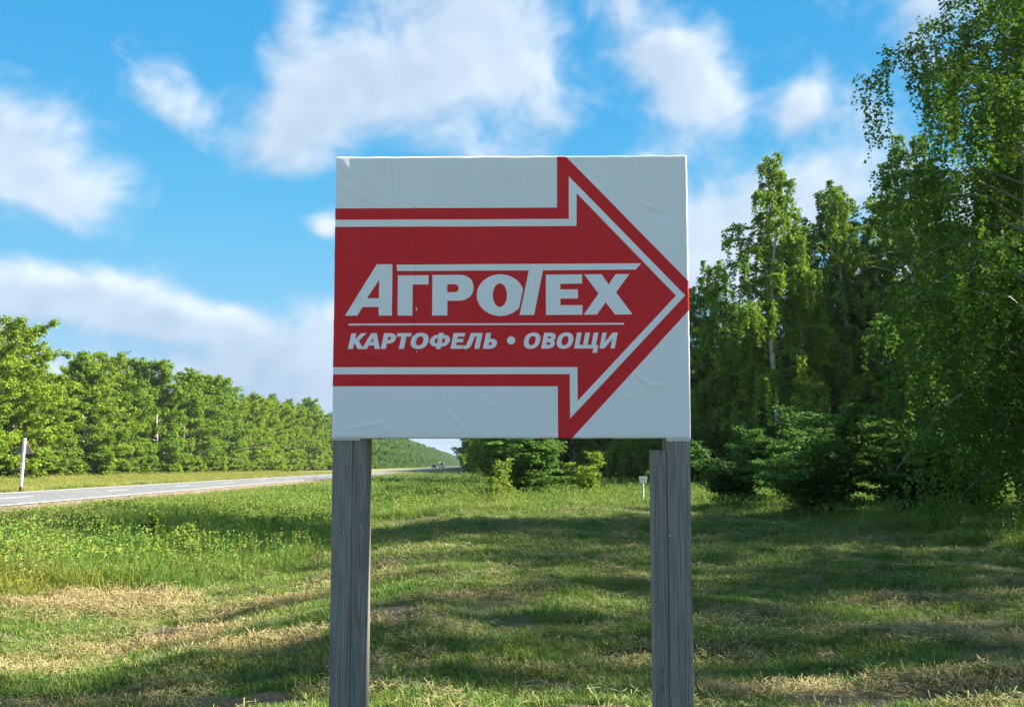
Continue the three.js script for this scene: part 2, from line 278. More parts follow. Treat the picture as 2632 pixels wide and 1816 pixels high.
  // --- creases: [u0, v0, u1, v1, width in m, height]; weave of the cloth
  const creases = [
    [0.005, 0.005, 0.10, 0.14, 0.030, 1.1], [0.03, 0.01, 0.17, 0.17, 0.025, 0.7], [0.02, 0.10, 0.15, 0.19, 0.022, 0.8], [0.045, 0.01, 0.075, 0.11, 0.016, -0.9], [0.20, 0.11, 0.24, 0.21, 0.012, 0.8], [0.235, 0.19, 0.29, 0.30, 0.012, 0.7],
    [0.14, 0.27, 0.23, 0.40, 0.014, -0.9], [0.11, 0.32, 0.17, 0.40, 0.014, 0.8], [0.03, 0.19, 0.17, 0.23, 0.014, 0.7], [0.01, 0.42, 0.12, 0.55, 0.022, 0.8], [0.0, 0.52, 0.13, 0.63, 0.018, 0.8], [0.02, 0.60, 0.09, 0.68, 0.016, -0.8], [0.01, 0.66, 0.18, 0.74, 0.020, 0.9], [0.0, 0.62, 0.06, 0.72, 0.014, 0.8],
    [0.10, 0.45, 0.18, 0.56, 0.014, 0.6], [0.18, 0.40, 0.25, 0.52, 0.014, 0.6], [0.30, 0.82, 0.32, 0.90, 0.012, 0.7], [0.31, 0.89, 0.37, 0.97, 0.016, 0.8], [0.02, 0.80, 0.16, 0.79, 0.012, 0.5], [0.22, 0.80, 0.30, 0.79, 0.010, 0.5], [0.37, 0.12, 0.40, 0.18, 0.010, 0.5], [0.865, 0.17, 0.92, 0.20, 0.008, 0.7], [0.87, 0.20, 0.93, 0.215, 0.008, -0.6], [0.90, 0.24, 0.955, 0.25, 0.008, 0.5],
    [0.82, 0.75, 0.90, 0.83, 0.010, 0.8], [0.87, 0.81, 0.94, 0.82, 0.009, 0.7], [0.80, 0.86, 0.88, 0.83, 0.009, 0.6], [0.88, 0.81, 0.89, 0.90, 0.009, -0.5], [0.03, 0.97, 0.16, 0.94, 0.012, 0.8], [0.02, 0.99, 0.10, 0.985, 0.010, 0.9], [0.15, 0.96, 0.20, 0.995, 0.012, 0.7], [0.985, 0.13, 1.0, 0.15, 0.01, -1.0], [0.40, 0.85, 0.48, 0.90, 0.010, 0.5], [0.62, 0.02, 0.66, 0.05, 0.008, 0.5], [0.55, 0.73, 0.62, 0.72, 0.008, 0.5], [0.66, 0.70, 0.73, 0.72, 0.008, 0.5],
  ];
  const r2 = mulberry(8);
  for (let i = 0; i < 46; i++) { const u = r2() ** 1.7, v = r2(), a = r2() * 6.3, l = 0.02 + 0.06 * r2(); creases.push([u, v, u + l * Math.cos(a), v + l * Math.sin(a), 0.004 + 0.006 * r2(), (r2() - 0.4) * 0.7]); }
  const crease = (u, v) => {
    let h = 0;
    for (const [a, b, e, f, w, s] of creases) {
      const dx = (e - a) * W, dy = (f - b) * H, px = (u - a) * W, py = (v - b) * H, t = clamp((px * dx + py * dy) / (dx * dx + dy * dy)), qx = px - t * dx, qy = py - t * dy, q = (qx * qx + qy * qy) / (w * w);
      if (q < 9) h += s * Math.exp(-q) * (0.35 + 0.65 * Math.sin(Math.PI * clamp(t, 0.02, 0.98)));
    }
    return h;
  };
  const relief = dataTexture(1024, 820, (u, v) => { const h = 0.5 + 0.16 * crease(u, 1 - v) + 0.05 * fbm2(u * 6, v * 5, 4) + 0.006 * (Math.sin(u * 2600) + Math.sin(v * 2100)); return [h, h, h]; });
  relief.wrapS = relief.wrapT = THREE.ClampToEdgeWrapping;
  const cloth = new THREE.MeshPhysicalMaterial({ map: print, bumpMap: relief, bumpScale: 0.011, roughness: 0.55, specularIntensity: 0.6 });

  // --- the banner, drawn tight over its frame and the heads of the posts
  const NX = 150, NY = 122, R = 0.011, wrapLen = 0.2, p = [], uv = [], ix = [];
  const roll = (s, half) => { const a = Math.abs(s), flat = half - R, arc = R * Math.PI / 2; if (a <= flat) return [s, 0]; const t = (a - flat) / R; if (a <= flat + arc) return [Math.sign(s) * (flat + R * Math.sin(t)), -R * (1 - Math.cos(t))]; return [Math.sign(s) * half, -R - (a - flat - arc)]; };
  const steps = (half, n) => { const a = []; for (let i = 0; i <= n; i++) a.push(lerp(-(half - R), half - R, i / n)); const edge = [0.25, 0.5, 0.75, 1, 4, 9].map((k) => half - R + R * Math.PI / 2 * Math.min(1, k) + (k > 1 ? (k - 1) / 8 * wrapLen : 0)); return [...edge.slice().reverse().map((v) => -v), ...a, ...edge]; };
  const sx = steps(W / 2, NX), sy = steps(H / 2, NY);
  for (const b of sy) for (const a of sx) {
    const [x, zx] = roll(a, W / 2), [y, zy] = roll(b, H / 2), u = x / W + 0.5, v = y / H + 0.5, inner = smooth(0, 0.03, Math.min(u, 1 - u, v, 1 - v));
    const edge = (1 - inner) * 0.0013 * noise2(u * 14, v * 14);
    p.push(x + edge * (Math.abs(x) > W / 2 - 0.02 ? 1 : 0), y + edge * (Math.abs(y) > H / 2 - 0.02 ? 1.3 : 0), Math.max(zx + zy, -R - wrapLen) + inner * (0.0035 * crease(u, 1 - v) + 0.006 * fbm2(u * 2.2, v * 2.2, 2)));
    uv.push(clamp(u, 0.001, 0.999), clamp(v, 0.001, 0.999));
  }
  for (let j = 0; j < sy.length - 1; j++) for (let i = 0; i < sx.length - 1; i++) { const a = j * sx.length + i; ix.push(a, a + 1, a + sx.length, a + 1, a + sx.length + 1, a + sx.length); }
  const g = new THREE.BufferGeometry(); g.setAttribute('position', new THREE.Float32BufferAttribute(p, 3)); g.setAttribute('uv', new THREE.Float32BufferAttribute(uv, 2)); g.setIndex(ix); g.computeVertexNormals();
  const cy = 2.5985, banner = part(sign, 'banner', g, cloth); banner.position.set(0, cy, 0);
  banner.userData = { label: 'white vinyl banner printed with a big red arrow pointing right' };

  // --- weathered timber
  const timber = (seed, knots) => {
    const w = 256, h = 1024, n = createNoise2D(mulberry(seed));
    const f = (u, v) => {
      let x = u * 9 + 0.5 * n(u * 2, v * 3), k = 0;
      for (const [ku, kv, s] of knots) { const q = Math.hypot((u - ku) * 3.2, (v - kv) * s); x += 3.4 * Math.exp(-q * 2.2); k = Math.max(k, Math.exp(-q * q * 160)); }
      const ring = 0.5 + 0.5 * Math.sin(x * 6.28 * 1.15 + 0.8 * n(u * 5, v * 2)), line = Math.pow(ring, 3), fibre = n(u * 60, v * 14) * 0.5 + n(u * 130, v * 26) * 0.5, crack = smooth(0.55, 0.8, n(u * 26, v * 2.6));
      return [line, fibre, crack, k, n(u * 3, v * 4)];
    };
    const map = dataTexture(w, h, (u, v) => { const [l, fi, cr, k, b] = f(u, v), t = 0.29 - (knots.length ? 0.17 : 0.12) * l + 0.07 * fi - 0.11 * cr - 0.08 * k + 0.04 * b; return [t * 1.06, t * 0.98, t * 0.88].map((q) => Math.pow(clamp(q, 0.02, 1), 1 / 2.2)); }, true);
    const bump = dataTexture(w, h, (u, v) => { const [l, fi, cr] = f(u, v), t = 0.6 - 0.25 * l + 0.14 * fi - 0.4 * cr; return [t, t, t]; });
    return new THREE.MeshStandardMaterial({ map, bumpMap: bump, bumpScale: 0.004, roughness: 0.92 });
  };
  const M1 = timber(21, []), M2 = timber(22, [[0.5, 0.28, 7], [0.45, 0.62, 5], [0.6, 0.86, 8]]), M3 = timber(23, [[0.5, 0.12, 5], [0.45, 0.45, 9]]), M4 = timber(24, []);
  const board = (w, d, h) => { // a sawn board, chamfered, uv running up it
    const gg = box(w, h, d, 0, 0, 0, 0.004), q = gg.attributes.position, nn = gg.attributes.normal, t = gg.attributes.uv;
    for (let i = 0; i < q.count; i++) t.setXY(i, (Math.abs(nn.getX(i)) > 0.7 ? q.getZ(i) / 0.16 + 0.31 : q.getX(i) / w + 0.5), (q.getY(i) + h / 2) / 2.1);
    return gg;
  };
  const top = cy - H / 2 + 0.02, len = top + 0.45, zf = -0.012, boards = (post, list) => { for (const [x0, x1, t, z, dd, m] of list) { const h = t + 0.45, b = part(post, 'board', board(x1 - x0, dd, h), m); b.position.set((x0 + x1) / 2, t - h / 2, z - dd / 2); } };
  const left = new THREE.Group(); left.name = 'post'; sign.add(left);
  boards(left, [[-0.997, -0.884, top, zf, 0.196, M1], [-0.8835, -0.806, top, zf - 0.004, 0.19, M2]]);
  const right = new THREE.Group(); right.name = 'post'; sign.add(right);
  boards(right, [[0.866, 0.995, top, zf, 0.19, M4], [0.788, 0.8645, cy - H / 2 - 0.065, zf - 0.003, 0.17, M3]]);
  // hems of the banner folded over the post heads
  const hem = (x0, x1, drop) => { const n = 16, pp = [], ii = []; for (let i = 0; i <= n; i++) { const x = lerp(x0, x1, i / n), w = 0.002 * Math.sin(i * 1.7); pp.push(x, cy - H / 2 + 0.006, 0.0015, x, cy - H / 2 - drop + w, -0.006 + w, x, cy - H / 2 - drop + w, -0.0085); } for (let i = 0; i < n; i++) for (const k of [0, 1]) { const a = i * 3 + k; ii.push(a, a + 1, a + 3, a + 1, a + 4, a + 3); } const q = new THREE.BufferGeometry(); q.setAttribute('position', new THREE.Float32BufferAttribute(pp, 3)); q.setIndex(ii); q.computeVertexNormals(); return q; };
  const hemM = new THREE.MeshStandardMaterial({ color: C(0.78, 0.79, 0.80), roughness: 0.6 });
  part(sign, 'hem', hem(-0.998, -0.84, 0.010), hemM); part(sign, 'hem', hem(0.862, 0.998, 0.016), hemM);
  const steel = new THREE.MeshStandardMaterial({ color: C(0.42, 0.40, 0.37), metalness: 0.7, roughness: 0.5 });
  const nail = (x, y, r) => { const m = part(right, 'nail', new THREE.CylinderGeometry(r, r * 0.8, 0.016, 10).rotateX(Math.PI / 2 - 0.3), steel); m.position.set(x, y, zf + 0.004); };
  nail(0.874, 1.262, 0.006); nail(0.822, 1.145, 0.004);
  const st = part(right, 'staple', box(0.017, 0.004, 0.006), steel); st.position.set(0.945, 1.338, zf + 0.002);
}

// ---------------------------------------------------------------- plants
const leafMaterial = (r, g, b, through = 0.42) => new THREE.MeshPhysicalMaterial({ color: C(r, g, b), vertexColors: true, roughness: 0.85, specularIntensity: 0.15, transmission: through, thickness: 0, side: THREE.DoubleSide });
function barkTexture(white) {
  return dataTexture(256, 512, (u, v) => { const m = smooth(0.34, 0.6, tile(u, v, 2.2) * 0.6 + 0.5 * tile(u, v * 3 % 1, 5)), f = 0.08 * tile(u, v, 14), b = (white ? 0.62 : 0.22) + f; const t = lerp(b, white ? 0.07 : 0.08, m); return [t * 1.0, t * 0.96, t * (white ? 0.88 : 0.78)].map((q) => Math.pow(clamp(q), 1 / 2.2)); }, true);
}
const birchBark = new THREE.MeshStandardMaterial({ map: barkTexture(true), roughness: 0.85 }), greyBark = new THREE.MeshStandardMaterial({ map: barkTexture(false), roughness: 0.95 }), twigBark = new THREE.MeshStandardMaterial({ color: C(0.30, 0.27, 0.23), roughness: 0.9 });
function tube(points, r0, r1, sides = 6) { // a limb that tapers from r0 to r1
  const p = [], uv = [], ix = [], n = points.length, up = new THREE.Vector3(), a = new THREE.Vector3(), b = new THREE.Vector3(); let run = 0;
  for (let i = 0; i < n; i++) {
    up.copy(points[Math.min(n - 1, i + 1)]).sub(points[Math.max(0, i - 1)]).normalize();
    a.set(Math.abs(up.y) > 0.9 ? 1 : 0, Math.abs(up.y) > 0.9 ? 0 : 1, 0).cross(up).normalize(); b.copy(up).cross(a);
    if (i) run += points[i].distanceTo(points[i - 1]);
    const r = lerp(r0, r1, i / (n - 1));
    for (let k = 0; k <= sides; k++) { const t = k / sides * 2 * Math.PI; p.push(points[i].x + r * (a.x * Math.cos(t) + b.x * Math.sin(t)), points[i].y + r * (a.y * Math.cos(t) + b.y * Math.sin(t)), points[i].z + r * (a.z * Math.cos(t) + b.z * Math.sin(t))); uv.push(k / sides, run * 0.4); }
  }
  for (let i = 0; i < n - 1; i++) for (let k = 0; k < sides; k++) { const q = i * (sides + 1) + k; ix.push(q, q + 1, q + sides + 1, q + 1, q + sides + 2, q + sides + 1); }
  const g = new THREE.BufferGeometry(); g.setAttribute('position', new THREE.Float32BufferAttribute(p, 3)); g.setAttribute('uv', new THREE.Float32BufferAttribute(uv, 2)); g.setIndex(ix); g.computeVertexNormals(); return g;
}
class Leaves {
  constructor(n) { this.p = new Float32Array(n * 12); this.c = new Float32Array(n * 12); this.i = new Uint32Array(n * 6); this.n = 0; this.max = n; }
  add(x, y, z, dx, dy, dz, sx, sy, sz, len, wid, r, g, b) { // a kite from (x, y, z) along d, as wide as s
    if (this.n >= this.max) return;
    const k = this.n * 12, m = this.n * 4, j = this.n * 6, h = len * 0.42;
    this.p.set([x, y, z, x + dx * h + sx * wid, y + dy * h + sy * wid, z + dz * h + sz * wid, x + dx * len, y + dy * len, z + dz * len, x + dx * h - sx * wid, y + dy * h - sy * wid, z + dz * h - sz * wid], k);
    for (let q = 0; q < 4; q++) this.c.set([r, g, b], k + q * 3);
    this.i.set([m, m + 1, m + 2, m, m + 2, m + 3], j); this.n++;
  }
  geometry() { const g = new THREE.BufferGeometry(), n = this.n; g.setAttribute('position', new THREE.BufferAttribute(this.p.slice(0, n * 12), 3)); g.setAttribute('color', new THREE.BufferAttribute(this.c.slice(0, n * 12), 3)); g.setIndex(new THREE.BufferAttribute(this.i.slice(0, n * 6), 1)); return g; }
}
const V = (x, y, z) => new THREE.Vector3(x, y, z);
// A tree: tapering trunk, limbs that rise and bow, hanging or spreading twigs, leaves along all of them.
function makeTree(o) {
  const R = mulberry(o.seed), { h, r, base = 0.12, limbs = 44, leaves, leaf, weep = 1, low = 0.55, tip = 0.65, gap = 0.12 } = o;
  const trunk = [], wob = R() * 9, lean = (o.lean ?? 0) * h;
  const at = (t) => V(lean * t ** 1.5 + 0.018 * h * noise2(t * 2.2, wob), t * h, 0.018 * h * noise2(t * 2.2, wob + 5));
  for (let i = 0; i <= 12; i++) trunk.push(at(i / 12));
  const wood = [], shoots = [];
  let azim = R() * 6.28, total = 0;
  const shoot = (a, b, wgt = 1) => { const l = a.distanceTo(b) * wgt; shoots.push([a, b, l]); total += l; };
  for (let i = 0; i < limbs; i++) {
    const tt = Math.pow((i + 0.3 + 0.5 * R()) / limbs, 0.85), t = base + (0.985 - base) * tt;
    azim += 2.4 + 0.7 * (R() - 0.5);
    const prof = Math.pow(1 - tt * 0.97, tip) * Math.min(1, low + 1.7 * tt) * 1.18, lobe = 1 + (o.lobes ?? 0.42) * noise3(Math.cos(azim) * 0.9, tt * h * 0.32 + o.seed, Math.sin(azim) * 0.9), L = Math.max(0.35, r * prof * lobe * lerp(0.55, 1.2, R()));
    const a0 = at(t), ca = Math.cos(azim), sa = Math.sin(azim), rise = lerp(o.rise ?? 0.55, 1.25, tt) * lerp(0.7, 1.2, R()), fall = (o.fall ?? 0.75) * lerp(0.8, 1.25, R()), pts = [];
    for (let k = 0; k <= 6; k++) { const s = k / 6; pts.push(V(a0.x + ca * L * s * (1 - 0.1 * s) + 0.05 * L * noise2(s * 3, i), a0.y + L * (rise * s - fall * s * s), a0.z + sa * L * s * (1 - 0.1 * s) + 0.05 * L * noise2(s * 3, i + 40))); }
    wood.push(tube(pts, 0.010 * L + 0.008 * (1 - tt) + 0.004, 0.004, 5));
    if (R() < gap * 0.5) continue;
    const nSide = Math.ceil(L * (o.sides ?? 3.4)) + 2;
    for (let k = 0; k < nSide; k++) {
      const s = lerp(0.10, 1, Math.pow(R(), 0.85)), q = s * 6, q0 = Math.min(5, Math.floor(q)), p = pts[q0].clone().lerp(pts[q0 + 1], q - q0);
      const ta = azim + (R() < 0.5 ? 1 : -1) * lerp(0.3, 1.5, R()), l = lerp(0.25, 0.75, R()) * (0.35 + 0.2 * L) * (1.1 - 0.4 * s), e = p.clone().add(V(Math.cos(ta) * l, l * lerp(-0.35, 0.55, R()) * (o.flat ?? 1), Math.sin(ta) * l));
      shoot(p, e);
      if (k % 3 === 0) wood.push(tube([p, e], 0.006, 0.003, 3));
      if (R() < gap) continue;
      if (weep > 0.05) { const d = weep * lerp(0.25, 1.25, R()) * (0.5 + 0.5 * (1 - tt)); let y = Math.max(o.floor ?? 0.6, e.y - d); shoot(e, V(e.x + 0.12 * d * (R() - 0.5), y, e.z + 0.12 * d * (R() - 0.5)), 1.15); }
    }
  }
  const sink = new Leaves(leaves), [cr, cg, cb] = o.tone ?? [1, 1, 1], spread = o.spread ?? 0.09;
  for (const [a, b, l] of shoots) {
    const n = leaves * l / total, m = Math.floor(n) + (R() < n % 1 ? 1 : 0), hue = 0.82 + 0.36 * R();
    for (let k = 0; k < m; k++) {
      const s = R(), g3 = () => (R() + R() + R() - 1.5) * 1.2 * spread, x = lerp(a.x, b.x, s) + g3(), y = lerp(a.y, b.y, s) + g3(), z = lerp(a.z, b.z, s) + g3();
      const t1 = R() * 6.28, dn = (o.hang ?? 0.75) * lerp(0.5, 1.3, R()) - 0.2; let dx = Math.cos(t1), dy = -dn, dz = Math.sin(t1), m1 = Math.hypot(dx, dy, dz); dx /= m1; dy /= m1; dz /= m1;
      let ex = R() - 0.5, ey = (R() - 0.5) * (o.flat ? 0.4 : 1), ez = R() - 0.5; const dot = ex * dx + ey * dy + ez * dz; ex -= dot * dx; ey -= dot * dy; ez -= dot * dz; m1 = Math.hypot(ex, ey, ez) || 1;
      const sz = leaf * lerp(0.65, 1.25, R()), w = sz * 0.38, br = hue * lerp(0.75, 1.3, R()), ye = lerp(0.8, 1.35, R());
      sink.add(x, y, z, dx, dy, dz, ex / m1, ey / m1, ez / m1, sz, w, cr * br * ye, cg * br, cb * br);
    }
  }
  const tree = new THREE.Group();
  part(tree, 'trunk', tube(trunk, o.girth ?? 0.0105 * h + 0.02, 0.012, 9), o.bark ?? birchBark);
  part(tree, 'branches', mergeGeometries(wood), o.twigs ?? twigBark).userData = { kind: 'stuff' };
  part(tree, 'crown', sink.geometry(), o.leafM).userData = { kind: 'stuff' };
  return tree;
}
// A shrub: several stems from one foot, leaves in flat sprays.
function makeShrub(o) {
  const R = mulberry(o.seed), { h, r, leaves, leaf, stems = 9 } = o, wood = [], shoots = []; let total = 0;
  for (let i = 0; i < stems; i++) {
    const az = i / stems * 6.28 + R() * 0.7, reach = r * (i < stems * 0.3 ? 0.35 : lerp(0.6, 1, R())), hh = h * (i < stems * 0.3 ? lerp(0.85, 1, R()) : lerp(0.35, 0.9, R())), pts = [];
    for (let k = 0; k <= 6; k++) { const s = k / 6; pts.push(V(Math.cos(az) * reach * Math.pow(s, 1.25) + 0.06 * r * noise2(s * 3, i + o.seed), hh * (s * 1.25 - 0.25 * s * s), Math.sin(az) * reach * Math.pow(s, 1.25))); }
    wood.push(tube(pts, 0.012 + 0.006 * h, 0.004, 5));
    for (let k = 0; k < 22; k++) {
      const s = lerp(0.12, 1, R()), q = s * 6, q0 = Math.min(5, Math.floor(q)), p = pts[q0].clone().lerp(pts[q0 + 1], q - q0), ta = az + (R() - 0.5) * 4.4, l = r * lerp(0.18, 0.55, R()) * (1.15 - 0.5 * s), e = p.clone().add(V(Math.cos(ta) * l, l * lerp(-0.18, 0.4, R()), Math.sin(ta) * l)); if (e.y < 0.12) e.y = 0.12;
      wood.push(tube([p, e], 0.006, 0.002, 3)); shoots.push([p, e, l]); total += l;
    }
  }
  const sink = new Leaves(leaves), [cr, cg, cb] = o.tone ?? [1, 1, 1];
  for (const [a, b, l] of shoots) {
    const n = leaves * l / total, m = Math.floor(n) + (R() < n % 1 ? 1 : 0), hue = 0.85 + 0.3 * R();
    for (let k = 0; k < m; k++) {
      const s = Math.pow(R(), 0.7), w2 = 0.16 * r * (0.4 + 0.6 * Math.sin(Math.PI * s)), x = lerp(a.x, b.x, s) + (R() - 0.5) * w2 * 2, y = lerp(a.y, b.y, s) + (R() - 0.5) * 0.12, z = lerp(a.z, b.z, s) + (R() - 0.5) * w2 * 2, t1 = R() * 6.28;
      let dx = Math.cos(t1), dy = -lerp(0, 0.7, R()), dz = Math.sin(t1), m1 = Math.hypot(dx, dy, dz); dx /= m1; dy /= m1; dz /= m1;
      let ex = -dz, ey = (R() - 0.5) * 0.7, ez = dx; m1 = Math.hypot(ex, ey, ez);
      const sz = leaf * lerp(0.7, 1.3, R()), br = hue * lerp(0.8, 1.25, R());
      sink.add(x, Math.max(0.03, y), z, dx, dy, dz, ex / m1, ey / m1, ez / m1, sz, sz * 0.42, cr * br * lerp(0.9, 1.2, R()), cg * br, cb * br);
    }
  }
  const g = new THREE.Group();
  part(g, 'stems', mergeGeometries(wood), o.bark ?? greyBark).userData = { kind: 'stuff' };
  part(g, 'foliage', sink.geometry(), o.leafM).userData = { kind: 'stuff' };
  return g;
}
function plant(source, name, x, d, turn, scale, label, category, group, sink = 0.06) {
  const t = source.userData.used ? source.clone() : source; source.userData.used = true;
  const s = Array.isArray(scale) ? scale : [scale, scale, scale];
  t.rotation.y = turn; t.scale.set(...s); put(t, name, x, height(x, d) - sink, -d); tag(t, label, category, group);
  if (t === source) source.userData.used = true;
  return t;
}

// ---------------------------------------------------------------- trees on the near side
const birchLeaf = leafMaterial(0.100, 0.200, 0.024), lightLeaf = leafMaterial(0.145, 0.255, 0.022), bushLeaf = leafMaterial(0.105, 0.225, 0.032, 0.40), sunLeaf = leafMaterial(0.19, 0.295, 0.022, 0.45);
{
  const near1 = makeTree({ seed: 101, h: 17.5, r: 4.9, base: 0.05, limbs: 100, sides: 5, leaves: 125000, leaf: 0.098, weep: 2.6, low: 0.75, floor: 0.2, gap: 0.10, leafM: birchLeaf });
  const near2 = makeTree({ seed: 102, h: 18.5, r: 4.7, base: 0.10, limbs: 90, sides: 5, leaves: 95000, leaf: 0.11, weep: 2.3, low: 0.7, floor: 0.6, gap: 0.12, leafM: birchLeaf });
  const mid1 = makeTree({ seed: 103, h: 20, r: 4.3, base: 0.10, limbs: 96, sides: 4.6, leaves: 70000, leaf: 0.16, weep: 1.7, low: 0.8, tip: 0.72, gap: 0.22, leafM: lightLeaf });
  const mid2 = makeTree({ seed: 104, h: 19, r: 4.8, base: 0.06, limbs: 90, sides: 4.6, leaves: 72000, leaf: 0.17, weep: 2.0, low: 0.75, tip: 0.6, gap: 0.2, leafM: birchLeaf });
  const mid3 = makeTree({ seed: 105, h: 15, r: 4.8, base: 0.05, limbs: 80, sides: 4.6, leaves: 62000, leaf: 0.17, weep: 1.0, low: 0.8, tip: 0.5, gap: 0.2, leafM: lightLeaf });
  const B = 'birch_tree', G = 'trees along the clearing';
  const spots = [
    [near1, 14.7, 24, 1.9, 1.05, 'tall weeping birch nearest the viewer, its twigs hanging to the grass'],
    [near2, 18.2, 27.5, 2.0, 1.05, 'tall weeping birch close behind the one whose twigs touch the grass'],
    [mid1, 18.9, 58, 0.3, 1.03, 'slender birch with a pointed top, standing free above its neighbours beside the banner'],
    [mid1, 24.6, 62, 2.2, [0.9, 0.98, 0.9], 'narrow birch with a small pointed top, second from the banner edge'],
    [mid2, 28.0, 59, 1.2, 1.14, 'dark drooping birch rising between the pointed birches and the nearest weeping one'],
    [mid2, 32.5, 57, 3.3, 1.1, 'dark drooping birch partly hidden by the nearest weeping birch'],
    [mid3, 15.3, 66, 0.8, 0.88, 'low leafy birch right beside the edge of the banner'],
    [mid2, 18.0, 69, 4.1, 0.83, 'birch with bare twigs above its shoulder, beside the low leafy one'],
    [mid3, 22.0, 64, 2.6, 1.12, 'rounded birch low between the two pointed ones'],
    [mid2, 25.8, 66, 5.2, 1.08, 'birch standing behind the rounded one in the clearing'],
    [mid3, 29.5, 66, 1.0, 1.3, 'broad birch at the back of the clearing'],
    [mid3, 35.5, 62, 4.0, 1.35, 'broad birch at the back, beyond the nearest weeping birch'],
  ];
  for (const [s, x, d, t, k, l] of spots) plant(s, B, x, d, t, k, l, 'birch tree', G);
  { // dead twigs in the crown of the birch by the banner
    const R = mulberry(9), w = []; for (let i = 0; i < 7; i++) { const x = lerp(-1.6, 0.2, i / 6), p0 = V(x * 0.5, 11.3, 0.4), p2 = V(x * 1.1 - 0.1, 13.0 + 1.5 * R(), 0.4 + 0.3 * R()); w.push(tube([p0, p0.clone().lerp(p2, 0.5).add(V(0.08 * (R() - 0.5), 0, 0.05)), p2], 0.025, 0.010, 5)); }
    const t = scene.children.find((o) => o.userData.label?.startsWith('birch with bare twigs')); part(t, 'dead_twigs', mergeGeometries(w), twigBark).rotation.y = -4.1;
  }
  // trees beyond the edge of view on that side, whose shade lies over the mown strip
  const open1 = makeTree({ seed: 106, h: 17.5, r: 4.6, base: 0.18, limbs: 60, sides: 3.2, leaves: 34000, leaf: 0.14, weep: 1.8, low: 0.6, gap: 0.4, lobes: 0.7, leafM: birchLeaf });
  const open2 = makeTree({ seed: 107, h: 18, r: 4.2, base: 0.22, limbs: 54, sides: 3.2, leaves: 28000, leaf: 0.14, weep: 1.5, low: 0.6, gap: 0.45, lobes: 0.8, leafM: birchLeaf });
  const shadeTrees = [[14.6, 18.6, 0.2, open2, 0.66], [13.6, 13.2, 1.8, open2, 0.62], [19.0, 16.0, 3.0, open1, 0.8], [14.0, 8.4, 4.2, open1, 0.72], [18.5, 10.5, 5.1, open2, 0.8], [13.4, 3.6, 0.9, open2, 0.78], [18.5, 4.0, 2.4, open1, 0.9], [14.2, -1.5, 3.7, open1, 0.85], [19.0, -3.0, 1.1, open2, 0.9], [13.8, -7.0, 5.6, open2, 0.85], [22.0, 21.5, 0.7, open2, 0.9], [23.5, 24.5, 4.6, open1, 0.9], [23.5, 13.5, 2.9, open1, 0.85]];
  for (const [x, d, t, s, k] of shadeTrees) plant(s, B, x, d, t, k, 'weeping birch standing out of view, casting its shade over the mown strip', 'birch tree', 'shade birches beyond the edge of view');
}
// ---------------------------------------------------------------- shrubs
{
  const maple = makeShrub({ seed: 201, h: 3.7, r: 2.1, leaves: 17000, leaf: 0.125, stems: 12, leafM: bushLeaf });
  const dark = makeShrub({ seed: 202, h: 3.2, r: 1.9, leaves: 15000, leaf: 0.12, stems: 11, leafM: bushLeaf, tone: [0.7, 0.78, 0.8] });
  const sunny = makeShrub({ seed: 203, h: 2.5, r: 1.15, leaves: 5200, leaf: 0.11, stems: 7, leafM: sunLeaf });
  const big = makeShrub({ seed: 204, h: 5.2, r: 2.6, leaves: 24000, leaf: 0.14, stems: 15, leafM: bushLeaf, tone: [0.95, 0.95, 0.85] });
  const S = (s, x, d, t, k, label) => plant(s, 'shrub', x, d, t, k, label, 'shrub', 'shrubs at the wood edge');
  S(maple, 11.5, 30.6, 0.2, 1.0, 'bright broad-leaved shrub in front of the birches, the largest by the mown grass');
  S(maple, 13.9, 30.4, 2.7, [1.0, 0.86, 1.0], 'broad-leaved shrub between the largest shrub and the weeping birch');
  S(dark, 10.4, 36.5, 1.0, 0.95, 'dark shrub on the banner side of the bright broad-leaved shrub');
  S(dark, 12.5, 35.0, 3.0, 1.1, 'dark shrub peeping out behind the bright broad-leaved shrub');
  S(dark, 14.6, 29.0, 4.4, 0.8, 'low dark shrub tucked under the nearest weeping birch');
  S(big, 3.4, 46.5, 0.5, 1.0, 'large green shrub standing alone below the banner');
  S(sunny, 5.9, 44.6, 1.3, 1.0, 'sunlit yellow-green shrub at the flank of the large one below the banner');
  S(sunny, 1.45, 40.2, 2.2, [0.42, 0.56, 0.42], 'small yellow-green sapling bush standing in the long grass');
  S(sunny, 11.2, 55.0, 4.0, [1.0, 0.6, 1.0], 'low sunlit shrub in the clearing beside the post');
  S(big, 13.2, 60.0, 2.0, 0.9, 'dark shrub at the back of the clearing beside the post');
  S(big, 17.0, 56.0, 3.6, 0.85, 'shrub under the slender pointed birch');
  S(big, 21.0, 55.5, 5.0, 0.95, 'shrub under the rounded birch of the clearing');
  S(big, 25.5, 55.5, 1.1, 1.0, 'shrub under the dark drooping birch of the clearing');
  const sap = makeTree({ seed: 210, h: 1.9, r: 0.55, base: 0.35, limbs: 16, leaves: 900, leaf: 0.09, weep: 0.15, girth: 0.018, leafM: sunLeaf, bark: greyBark, gap: 0.05, floor: 0.4 });
  plant(sap, 'sapling', 2.0, 41.8, 0, 1, 'slim young tree with a bare stem beside the small sapling bush', 'sapling');
}
